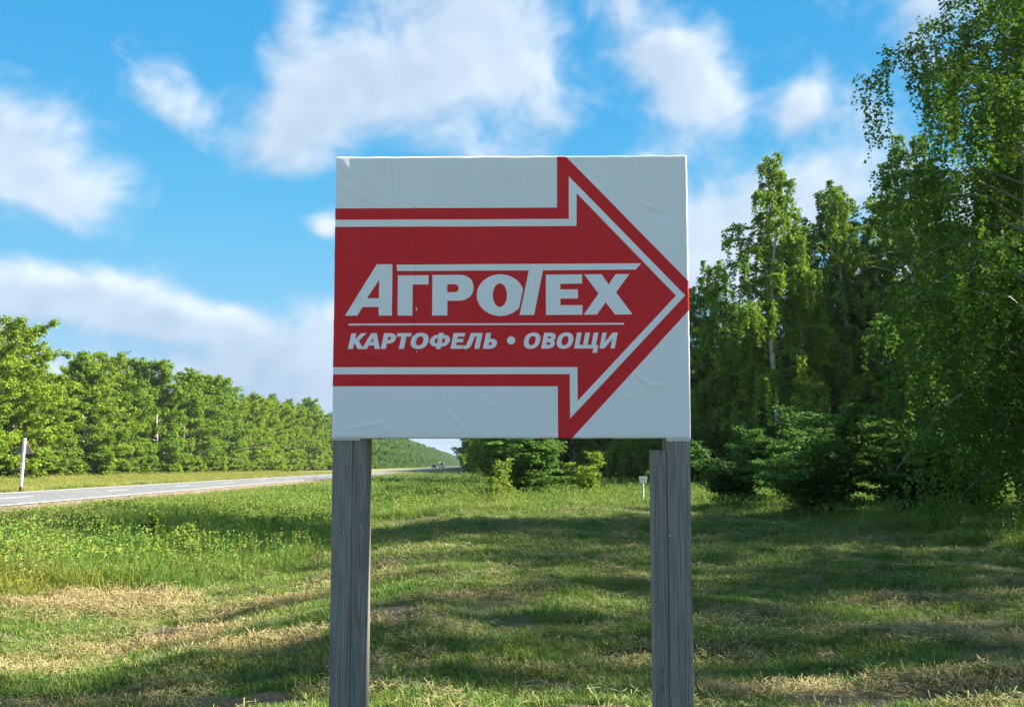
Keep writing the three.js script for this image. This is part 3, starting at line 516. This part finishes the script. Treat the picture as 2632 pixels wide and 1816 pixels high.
// ---------------------------------------------------------------- woods farther off
const woodKinds = [];
{
  const greens = [lightLeaf, birchLeaf, sunLeaf];
  for (let i = 0; i < 6; i++) woodKinds.push(makeTree({ seed: 300 + i, h: 12, r: [3.9, 3.4, 4.3, 3.6, 4.0, 3.1][i], base: 0.03, limbs: 78, leaves: 36000, leaf: 0.215, weep: [0.5, 0.9, 0.3, 0.7, 0.4, 0.6][i], low: 0.85, tip: [0.5, 0.62, 0.42, 0.55, 0.48, 0.7][i], lobes: 0.6, spread: 0.2, floor: 0.25, gap: 0.12, sides: 3.8, fall: 0.38, hang: 0.45, leafM: greens[[0, 2, 2, 0, 2, 0][i]], bark: i % 2 ? birchBark : greyBark, rise: 0.42 }));
  const R = mulberry(44), ones = ['first', 'second', 'third', 'fourth', 'fifth', 'sixth', 'seventh', 'eighth', 'ninth', 'tenth', 'eleventh', 'twelfth', 'thirteenth', 'fourteenth', 'fifteenth', 'sixteenth', 'seventeenth', 'eighteenth', 'nineteenth', 'twentieth'];
  const ord = [...ones, ...ones.slice(0, 9).map((w) => 'twenty-' + w), 'thirtieth', ...ones.slice(0, 9).map((w) => 'thirty-' + w), 'fortieth'];
  // across the road
  let n = 0;
  for (let d = 72; d < 265; d += lerp(3.2, 5.2, R()) * (1 + d / 330)) {
    const x = roadX(d) - 21.5 - 1.6 * R(), dip = 1 - 0.16 * Math.exp(-(((d - 97) / 7) ** 2)), hh = lerp(12.0, 14.4, smooth(75, 250, d)) * lerp(0.74, 1.2, R()) * dip, k = Math.floor(R() * 6), s = hh / 12;
    plant(woodKinds[k], 'roadside_tree', x, d, R() * 6.3, [s * lerp(0.95, 1.15, R()), s, s], 'tree in the front row across the road, ' + ord[n] + ' along from the triangular sign', 'tree', 'front row of the wood across the road'); n++;
  }
  n = 0;
  for (let d = 78; d < 270; d += lerp(4.5, 7, R()) * (1 + d / 330)) {
    const x = roadX(d) - 27 - 2.5 * R(), hh = lerp(12.4, 15.2, smooth(75, 250, d)) * lerp(0.78, 1.2, R()), k = Math.floor(R() * 6), s = hh / 12;
    plant(woodKinds[k], 'roadside_tree', x, d, R() * 6.3, s, 'tree whose top shows over the front row across the road, ' + ord[n++] + ' along that back row', 'tree', 'second row of the wood across the road');
  }
  // low growth in front of it
  const scrub = makeShrub({ seed: 320, h: 2.6, r: 1.7, leaves: 5200, leaf: 0.24, stems: 9, leafM: sunLeaf });
  n = 0;
  for (let d = 74; d < 215; d += lerp(3, 5.6, R())) plant(scrub, 'roadside_shrub', roadX(d) - 19.2 - R(), d, R() * 6, lerp(0.55, 1.15, R()), 'low bright shrub at the foot of the wood across the road, ' + ord[n++] + ' along', 'shrub', 'scrub at the foot of the wood across the road');
  // on this side, beyond the long grass
  let q = 0;
  for (const [x, d] of [[5.0, 92], [6.6, 89], [8.4, 91], [10.4, 88], [12.6, 90], [15.4, 87], [18.4, 84], [6.4, 97], [9, 96], [12, 97], [16, 95], [20.5, 90], [5.6, 104], [5.6, 118], [5.8, 134], [6.0, 152], [6.2, 172], [6.4, 195], [22.5, 80], [25.5, 83], [30, 80]]) {
    plant(woodKinds[[1, 5, 1, 3, 5, 1, 5][q % 7]], 'wood_tree', x, d, R() * 6.3, lerp(1.0, 1.25, R()), q < 6 ? 'dark tree of the wood beyond the long grass, ' + ord[q] + ' from its road edge' : q < 12 ? 'dark tree of the wood behind the large lone shrub, ' + ord[q - 6] + ' in its second row' : q < 18 ? 'dark tree along the far grass edge of the near-side wood, ' + ord[q - 12] + ' beyond the corner' : 'dark tree behind the birches of the clearing, ' + ord[q - 18] + ' from the banner', 'tree', 'wood beyond the long grass'); q++;
  }
  // far-off wood on both sides down to the horizon
  const far = mergeGeometries([woodKinds[1].children[2].geometry]), list = [], m4 = new THREE.Matrix4(), qt = new THREE.Quaternion();
  for (let d = 262; d < 2400; d *= 1.012) for (let k = 0; k < 3; k++) list.push([roadX(d) - 20.5 - 5 * k - 2 * R(), d * (1 + 0.008 * R())]);
  for (let d = 205; d < 2400; d *= 1.016) for (let k = 0; k < 3; k++) list.push([Math.max(roadX(d) + 15, 5.6 + 0.006 * d) + 5 * k + 2 * R(), d * (1 + 0.008 * R())]);
  const im = new THREE.InstancedMesh(far, birchLeaf, list.length);
  list.forEach(([x, d], i) => { const s = lerp(1.0, 1.35, R()); m4.compose(V(x, 0.3, -d), qt.setFromAxisAngle(V(0, 1, 0), R() * 6.3), V(s * 1.15, s, s * 1.15)); im.setMatrixAt(i, m4); });
  im.name = 'distant_wood'; im.userData = { kind: 'stuff', label: 'far-off wood closing in on the road at the horizon', category: 'wood' }; im.castShadow = im.receiveShadow = true; scene.add(im);
}

// ---------------------------------------------------------------- grass
{
  const blade = (P, R, len, wid, lean, az, x = 0, z = 0, curl = 0.6) => { // two-joint blade
    const ca = Math.cos(az), sa = Math.sin(az), sx = -sa * wid / 2, sz = ca * wid / 2, o1 = len * 0.5 * lean * (1 - curl * 0.4), o2 = len * lean, h1 = len * 0.55 * Math.sqrt(Math.max(0.05, 1 - lean * lean * 0.5)), h2 = len * Math.sqrt(Math.max(0.02, 1 - lean * lean)) * (1 - curl * 0.25);
    const a = [x - sx, 0, z - sz], b = [x + sx, 0, z + sz], c = [x + ca * o1 - sx * 0.8, h1, z + sa * o1 - sz * 0.8], d = [x + ca * o1 + sx * 0.8, h1, z + sa * o1 + sz * 0.8], e = [x + ca * o2, h2, z + sa * o2];
    P.push(...a, ...b, ...c, ...b, ...d, ...c, ...c, ...d, ...e);
  };
  const geo = (P) => { const g = new THREE.BufferGeometry(); g.setAttribute('position', new THREE.Float32BufferAttribute(P, 3)); return g; };
  const R = mulberry(500);
  const mownTuft = () => { const P = []; for (let i = 0; i < 15; i++) blade(P, R, lerp(0.035, 0.10, R()), lerp(0.004, 0.007, R()), lerp(0.2, 0.95, R()), R() * 6.3, (R() - 0.5) * 0.12, (R() - 0.5) * 0.12); return geo(P); };
  const litter = () => { const P = []; for (let i = 0; i < 20; i++) { const l = lerp(0.05, 0.15, R()), az = R() * 6.3, y = lerp(0.012, 0.06, R()), x = (R() - 0.5) * 0.2, z = (R() - 0.5) * 0.2, w = lerp(0.0014, 0.0028, R()), b = (R() - 0.5) * 1.4, ca = Math.cos(az), sa = Math.sin(az), cb = Math.cos(az + b), sb = Math.sin(az + b), mx = x + ca * l / 2, mz = z + sa * l / 2, y2 = y + lerp(-0.005, 0.03, R()), ex = mx + cb * l / 2, ez = mz + sb * l / 2; P.push(x - sa * w, y, z + ca * w, x + sa * w, y, z - ca * w, mx - sa * w, y2, mz + ca * w, x + sa * w, y, z - ca * w, mx + sa * w, y2 + 0.002, mz - ca * w, mx - sa * w, y2, mz + ca * w, mx - sa * w, y2, mz + ca * w, mx + sa * w, y2 + 0.002, mz - ca * w, ex, y, ez); } return geo(P); };
  const tallTuft = (hh, seeds) => { const P = []; for (let i = 0; i < 15; i++) blade(P, R, hh * lerp(0.5, 1.1, R()), lerp(0.006, 0.011, R()), lerp(0.1, 0.75, R()), R() * 6.3, (R() - 0.5) * 0.2, (R() - 0.5) * 0.2); for (let i = 0; i < seeds; i++) { const x = (R() - 0.5) * 0.2, z = (R() - 0.5) * 0.2, l = hh * lerp(1.2, 1.5, R()), az = R() * 6.3; blade(P, R, l, 0.004, 0.18, az, x, z, 0); for (let k = 0; k < 5; k++) { const y = l * lerp(0.8, 0.98, R()), xx = x + Math.cos(az) * 0.16 * l, zz = z + Math.sin(az) * 0.16 * l, a = R() * 6.3, s = 0.035; P.push(xx, y, zz, xx + Math.cos(a) * s, y + 0.01, zz + Math.sin(a) * s, xx, y + 0.035, zz); } } return geo(P); };
  const bladeM = new THREE.MeshPhysicalMaterial({ color: C(1, 1, 1), roughness: 0.7, specularIntensity: 0.4, transmission: 0.38, thickness: 0, side: THREE.DoubleSide }), strawM = new THREE.MeshStandardMaterial({ color: C(1, 1, 1), roughness: 0.85, side: THREE.DoubleSide });
  const m4 = new THREE.Matrix4(), q = new THREE.Quaternion(), e = new THREE.Euler(), col = new THREE.Color();
  function scatter(name, label, kinds, material, list) { // list: [x, d, size, tall, colour]
    const each = kinds.map(() => []); list.forEach((l) => each[Math.floor(R() * kinds.length)].push(l));
    kinds.forEach((g, k) => {
      const im = new THREE.InstancedMesh(g, material, each[k].length);
      each[k].forEach(([x, d, s, t, c], i) => { e.set((R() - 0.5) * 0.3, R() * 6.3, (R() - 0.5) * 0.3); m4.compose(V(x, height(x, d) - 0.006, -d), q.setFromEuler(e), V(s, t, s)); im.setMatrixAt(i, m4); im.setColorAt(i, c); });
      im.name = numbered(name); im.userData = { kind: 'stuff', label, category: 'grass' }; im.castShadow = im.receiveShadow = true; scene.add(im);
    });
  }
  // in the field of view, with a margin
  const inView = (x, d, m = 1.5) => x > -0.48 * d - m && x < 0.64 * d + m;
  const G1 = C(0.090, 0.200, 0.026), G2 = C(0.175, 0.260, 0.036), G3 = C(0.32, 0.30, 0.055), S1 = C(0.33, 0.27, 0.12), S2 = C(0.24, 0.185, 0.08), S3 = C(0.17, 0.185, 0.06);
  const tint = (x, d, k = 1) => { const n = fbm2(x * 0.5 + 20, d * 0.5, 3), f = fbm2(x * 2.2, d * 2.2 + 9, 2); col.copy(G1).lerp(G2, clamp(0.5 + 1.1 * n + 0.7 * f + (R() - 0.5) * 0.7)).lerp(G3, clamp(strawAt(x, d) * 0.55 + (R() < 0.12 ? 0.6 : 0) - 0.1)); return col.clone().multiplyScalar(k * lerp(0.8, 1.2, R())); };
  const short = [], cut = [];
  for (const [d0, d1, per] of [[5.6, 10, 560], [10, 16, 360], [16, 25, 190], [25, 44, 90]]) {
    const x0 = -0.48 * d1 - 1.5, x1 = 0.64 * d1 + 1.5, n = (d1 - d0) * (x1 - x0) * per;
    for (let i = 0; i < n; i++) {
      const x = lerp(x0, x1, R()), d = lerp(d0, d1, R());
      if (!inView(x, d) || tallAt(x, d) > 0.6 || x - roadX(d) < 5.8) continue;
      const so = soilAt(x, d), st = strawAt(x, d), lush = smooth(-0.1, 0.45, fbm2(x * 0.8 - 7, d * 0.8 + 2, 3)), big = d > 25 ? 1.6 : d > 16 ? 1.3 : 1;
      if (R() > so * 1.5 && R() > st * 0.3) short.push([x, d, big * lerp(0.8, 1.3, R()), big * lerp(0.6, 1.1, R()) * (1 + 0.9 * lush * (1 - st)), tint(x, d)]);
      if (R() < 0.05 + 0.36 * st - 0.2 * so) cut.push([x, d, big * lerp(0.8, 1.4, R()), lerp(0.7, 1.6, R()) * big, col.copy(S3).lerp(R() < 0.5 ? S1 : S2, clamp(st * 1.2 + 0.25 * (R() - 0.3))).clone().multiplyScalar(lerp(0.75, 1.2, R()))]);
    }
  }
  scatter('mown_grass', 'short mown grass of the strip under the sign', [mownTuft(), mownTuft(), mownTuft(), mownTuft()], bladeM, short);
  scatter('cut_grass', 'dry cut grass lying on the mown strip', [litter(), litter(), litter()], strawM, cut);
  const long = [];
  for (const [d0, d1, per] of [[5.6, 20, 110], [20, 36, 75], [36, 56, 38], [56, 95, 13], [95, 180, 2.2]]) {
    const x0 = Math.max(-0.48 * d1 - 1.5, d0 > 90 ? -12 : -24), x1 = Math.min(0.64 * d1 + 1.5, 34), n = (d1 - d0) * (x1 - x0) * per;
    for (let i = 0; i < n; i++) {
      const x = lerp(x0, x1, R()), d = lerp(d0, d1, R()); if (!inView(x, d)) continue;
      const t = tallAt(x, d), u = x - roadX(d); if (R() > t) continue;
      const top = smooth(10.5, 6.5, u), ht = lerp(0.62, 1.15, clamp(0.5 + fbm2(x * 0.35, d * 0.35 + 40, 3))) * lerp(1, 0.38, top) * (d > 34 && u < 12 ? 0.8 : 1) * (0.5 + 0.5 * t) * (d > 33 || x > 0 ? 1 : smooth(0, 2.4, footX(d) - x + 1.2)), w = d > 95 ? 4 : d > 56 ? 2.4 : d > 36 ? 1.6 : 1.1, dry = clamp(0.9 * top + 0.9 * smooth(0.1, 0.5, fbm2(x * 0.25 + 3, d * 0.25, 3)) - 0.1);
      if (Math.abs(x - 8.1) < 0.8 && d > 40 && d < 44.6 && R() < 0.8) continue;
      const c = tint(x, d, 1.12).lerp(S3, 0.35 * dry).lerp(G3, 0.35 * dry); long.push([x, d, w, ht, c]);
    }
  }
  // tufts the mower left in the strip: [x, d, half width, half length, blades' height]
  for (const [tx, td, rx, rd, hh] of [[5.0, 13.9, 0.75, 0.35, 0.36], [-3.0, 9.6, 0.7, 0.35, 0.34], [1.5, 10.9, 0.6, 0.5, 0.24], [-0.3, 7.6, 0.5, 0.25, 0.3], [1.9, 8.4, 0.7, 0.4, 0.3], [3.3, 8.5, 0.8, 0.3, 0.28], [-1.2, 12.4, 0.5, 0.4, 0.4], [-1.9, 9.0, 0.45, 0.4, 0.36], [2.4, 13.5, 1.0, 0.5, 0.2], [0.6, 17.5, 1.2, 0.8, 0.2], [4.0, 18.5, 1.2, 0.8, 0.22], [6.8, 13.2, 0.3, 0.3, 0.5], [-3.6, 8.2, 0.8, 0.3, 0.3], [8.2, 20.0, 1.2, 0.7, 0.24], [0.2, 9.6, 0.5, 0.35, 0.2], [4.2, 11.2, 0.6, 0.35, 0.26]])
    for (let i = 0; i < 300 * rx * rd; i++) { const a = R() * 6.3, q1 = Math.sqrt(R()) * 1.3, x = tx + rx * q1 * Math.cos(a), d = td + rd * q1 * Math.sin(a); long.push([x, d, 0.55, hh * lerp(0.7, 1.25, R()), tint(x, d, 1.1).lerp(G1, 0.3)]); }
  scatter('long_grass', 'long green grass left standing on the bank and beyond the mown strip', [tallTuft(0.5, 0), tallTuft(0.46, 1), tallTuft(0.55, 0), tallTuft(0.5, 2)], bladeM, long);
  const verge = [];
  for (let i = 0; i < 26000; i++) { const d = 36 + 150 * R() ** 1.3, u = -4.6 - 15.5 * R(), x = roadX(d) + u; if (!inView(x, d, 3)) continue; verge.push([x, d, 2.2, lerp(0.35, 0.75, R()), col.copy(G3).lerp(G2, clamp(0.45 + fbm2(x * 0.2, d * 0.12, 3) + 0.3 * (R() - 0.5))).lerp(S1, 0.15 * R()).clone().multiplyScalar(lerp(0.85, 1.2, R()))]); }
  scatter('verge_grass', 'yellowish grass of the verge across the road', [tallTuft(0.5, 1), tallTuft(0.5, 0)], bladeM, verge);
}

// ---------------------------------------------------------------- weeds and a stone
{
  const weed = makeShrub({ seed: 401, h: 1.15, r: 0.32, leaves: 900, leaf: 0.09, stems: 6, leafM: sunLeaf });
  [[-5.9, 20.6, 1.0, 'tall leafy weed in front of the lit bank below the road'], [-5.1, 20.0, 0.8, 'lower leafy weed beside the tall one on the bank'], [-7.6, 22.5, 0.75, 'leafy weed higher up the bank below the road'], [-4.6, 27.0, 0.7, 'leafy weed at the far end of the bank near the post']].forEach(([x, d, s, l], i) => plant(weed, 'weed', x, d, i * 1.7, s, l, 'weed', 'weeds on the bank'));
  const g = new THREE.IcosahedronGeometry(0.085, 2), p = g.attributes.position; for (let i = 0; i < p.count; i++) { const k = 1 + 0.25 * noise3(p.getX(i) * 14, p.getY(i) * 14, p.getZ(i) * 14); p.setXYZ(i, p.getX(i) * k * 1.3, p.getY(i) * k * 0.7, p.getZ(i) * k); } g.computeVertexNormals();
  const s = new THREE.Mesh(g, new THREE.MeshStandardMaterial({ color: C(0.50, 0.42, 0.30), roughness: 0.95 })); tag(s, 'small pale stone lying in the mown grass', 'stone'); put(s, 'stone', -0.16, height(-0.16, 21.1) + 0.03, -21.1);
}

// ---------------------------------------------------------------- road furniture and traffic
{
  const white = new THREE.MeshStandardMaterial({ color: C(0.74, 0.72, 0.66), roughness: 0.7 }), grey = new THREE.MeshStandardMaterial({ color: C(0.13, 0.135, 0.135), metalness: 0.1, roughness: 0.7 }), black = new THREE.MeshStandardMaterial({ color: C(0.03, 0.03, 0.03), roughness: 0.8 }), redM = new THREE.MeshStandardMaterial({ color: C(0.55, 0.03, 0.03), roughness: 0.5 });
  // triangular warning sign, seen from behind
  const t = new THREE.Group(), tri = (s, dep) => { const sh = new THREE.Shape(), hh = s * 0.866, rr = 0.04; sh.moveTo(-s / 2 + rr, 0); sh.lineTo(s / 2 - rr, 0); sh.quadraticCurveTo(s / 2, 0, s / 2 - rr * 0.5, rr * 0.866); sh.lineTo(rr * 0.5, hh - rr * 0.866); sh.quadraticCurveTo(0, hh, -rr * 0.5, hh - rr * 0.866); sh.lineTo(-s / 2 + rr * 0.5, rr * 0.866); sh.quadraticCurveTo(-s / 2, 0, -s / 2 + rr, 0); return new THREE.ExtrudeGeometry(sh, { depth: dep, bevelEnabled: true, bevelSize: 0.004, bevelThickness: 0.004, bevelSegments: 1 }); };
  part(t, 'post', box(0.12, 2.46, 0.12, 0, 1.50, 0, 0.008), white); part(t, 'footing', box(0.10, 0.55, 0.10, 0, 0.02, 0, 0.006), black);
  const pl = part(t, 'plate', tri(0.92, 0.012), grey); pl.position.set(0, 1.93, -0.085); part(pl, 'face', tri(0.90, 0.004), redM).position.set(0, 0.006, -0.016);
  for (const y of [2.05, 2.4]) part(t, 'bracket', box(0.16, 0.03, 0.035, 0, y, -0.068), grey);
  t.rotation.set(0, -0.16, -0.035); tag(t, 'triangular warning sign on a white post across the road, seen from behind', 'road sign'); put(t, 'warning_sign', -22.05, height(-22.05, 53.4), -53.4);
  // white marker post by the long grass
  const m = new THREE.Group(); part(m, 'pole', new THREE.CylinderGeometry(0.032, 0.032, 0.92, 14).translate(0, 0.44, 0), white);
  const ps = new THREE.Shape(); ps.moveTo(-0.15, 0.14); ps.lineTo(0.15, 0.14); ps.lineTo(0.15, 0.09); ps.lineTo(0.115, -0.12); ps.lineTo(-0.115, -0.12); ps.lineTo(-0.15, 0.09); ps.closePath();
  part(m, 'plate', new THREE.ExtrudeGeometry(ps, { depth: 0.012, bevelEnabled: true, bevelSize: 0.004, bevelThickness: 0.004, bevelSegments: 1 }).translate(0, 0.90, 0.03), white);
  part(m, 'band', new THREE.CylinderGeometry(0.036, 0.036, 0.03, 14).translate(0, 0.64, 0), black); part(m, 'collar', new THREE.CylinderGeometry(0.045, 0.045, 0.34, 14).translate(-0.004, 0.44, 0.0), new THREE.MeshStandardMaterial({ color: C(0.5, 0.52, 0.5), roughness: 0.8 }));
  m.rotation.y = -0.12; m.scale.setScalar(1.15); tag(m, 'white marker post with a small plate in the long grass beside the sign post', 'marker post'); put(m, 'marker_post', 8.35, height(8.35, 44.5), -44.5);
  // far traffic
  const glass = new THREE.MeshStandardMaterial({ color: C(0.03, 0.035, 0.04), roughness: 0.15 }), lamp = new THREE.MeshStandardMaterial({ color: C(0.35, 0.02, 0.02), roughness: 0.4 });
  const wheels = (g, w, l, r) => { for (const x of [-w, w]) for (const z of [-l, l]) { const q = part(g, 'wheel', new THREE.CylinderGeometry(r, r, 0.22, 18).rotateZ(Math.PI / 2), black); q.position.set(x, r, z); } };
  const profile = (pts, w) => { const s = new THREE.Shape(); pts.forEach(([a, b], i) => (i ? s.lineTo(a, b) : s.moveTo(a, b))); s.closePath(); return new THREE.ExtrudeGeometry(s, { depth: w - 0.12, bevelEnabled: true, bevelSize: 0.06, bevelThickness: 0.06, bevelSegments: 3 }).translate(0, 0, -(w - 0.12) / 2).rotateY(Math.PI / 2); };
  const bus = new THREE.Group(); part(bus, 'body', profile([[-3.2, 0.45], [3.2, 0.45], [3.2, 1.3], [2.7, 2.5], [2.3, 2.65], [-3.0, 2.65], [-3.2, 2.4]], 2.1), new THREE.MeshStandardMaterial({ color: C(0.72, 0.71, 0.67), roughness: 0.4 }));
  part(bus, 'rear_window', box(1.35, 0.72, 0.05, 0, 1.92, 3.27), glass); part(bus, 'bumper', box(1.95, 0.22, 0.18, 0, 0.52, 3.28, 0.03), black); for (const x of [-0.86, 0.86]) part(bus, 'tail_lamp', box(0.14, 0.36, 0.05, x, 1.05, 3.27), lamp); wheels(bus, 0.88, 2.1, 0.36);
  bus.rotation.y = -0.027; tag(bus, 'white minibus driving away on the far road', 'minibus'); put(bus, 'minibus', roadX(455) + 1.6, 0.35, -455);
  const car = new THREE.Group(); part(car, 'body', profile([[-2.1, 0.32], [2.1, 0.32], [2.12, 0.85], [1.0, 0.98], [0.45, 1.42], [-1.2, 1.45], [-1.9, 1.0], [-2.1, 0.9]], 1.72), new THREE.MeshStandardMaterial({ color: C(0.025, 0.028, 0.032), roughness: 0.35 }));
  part(car, 'windscreen', box(1.2, 0.42, 0.05, 0, 1.2, 0.78).rotateX(0), glass); for (const x of [-0.6, 0.6]) part(car, 'headlight', box(0.3, 0.14, 0.05, x, 0.68, 2.19), white); part(car, 'number_plate', box(0.5, 0.11, 0.03, 0, 0.5, 2.19), white); wheels(car, 0.76, 1.3, 0.31);
  car.rotation.y = -0.027; tag(car, 'dark car approaching beside the white minibus on the far road', 'car'); put(car, 'car', roadX(455) - 1.8, 0.35, -452);
}

renderer.render(scene, camera);
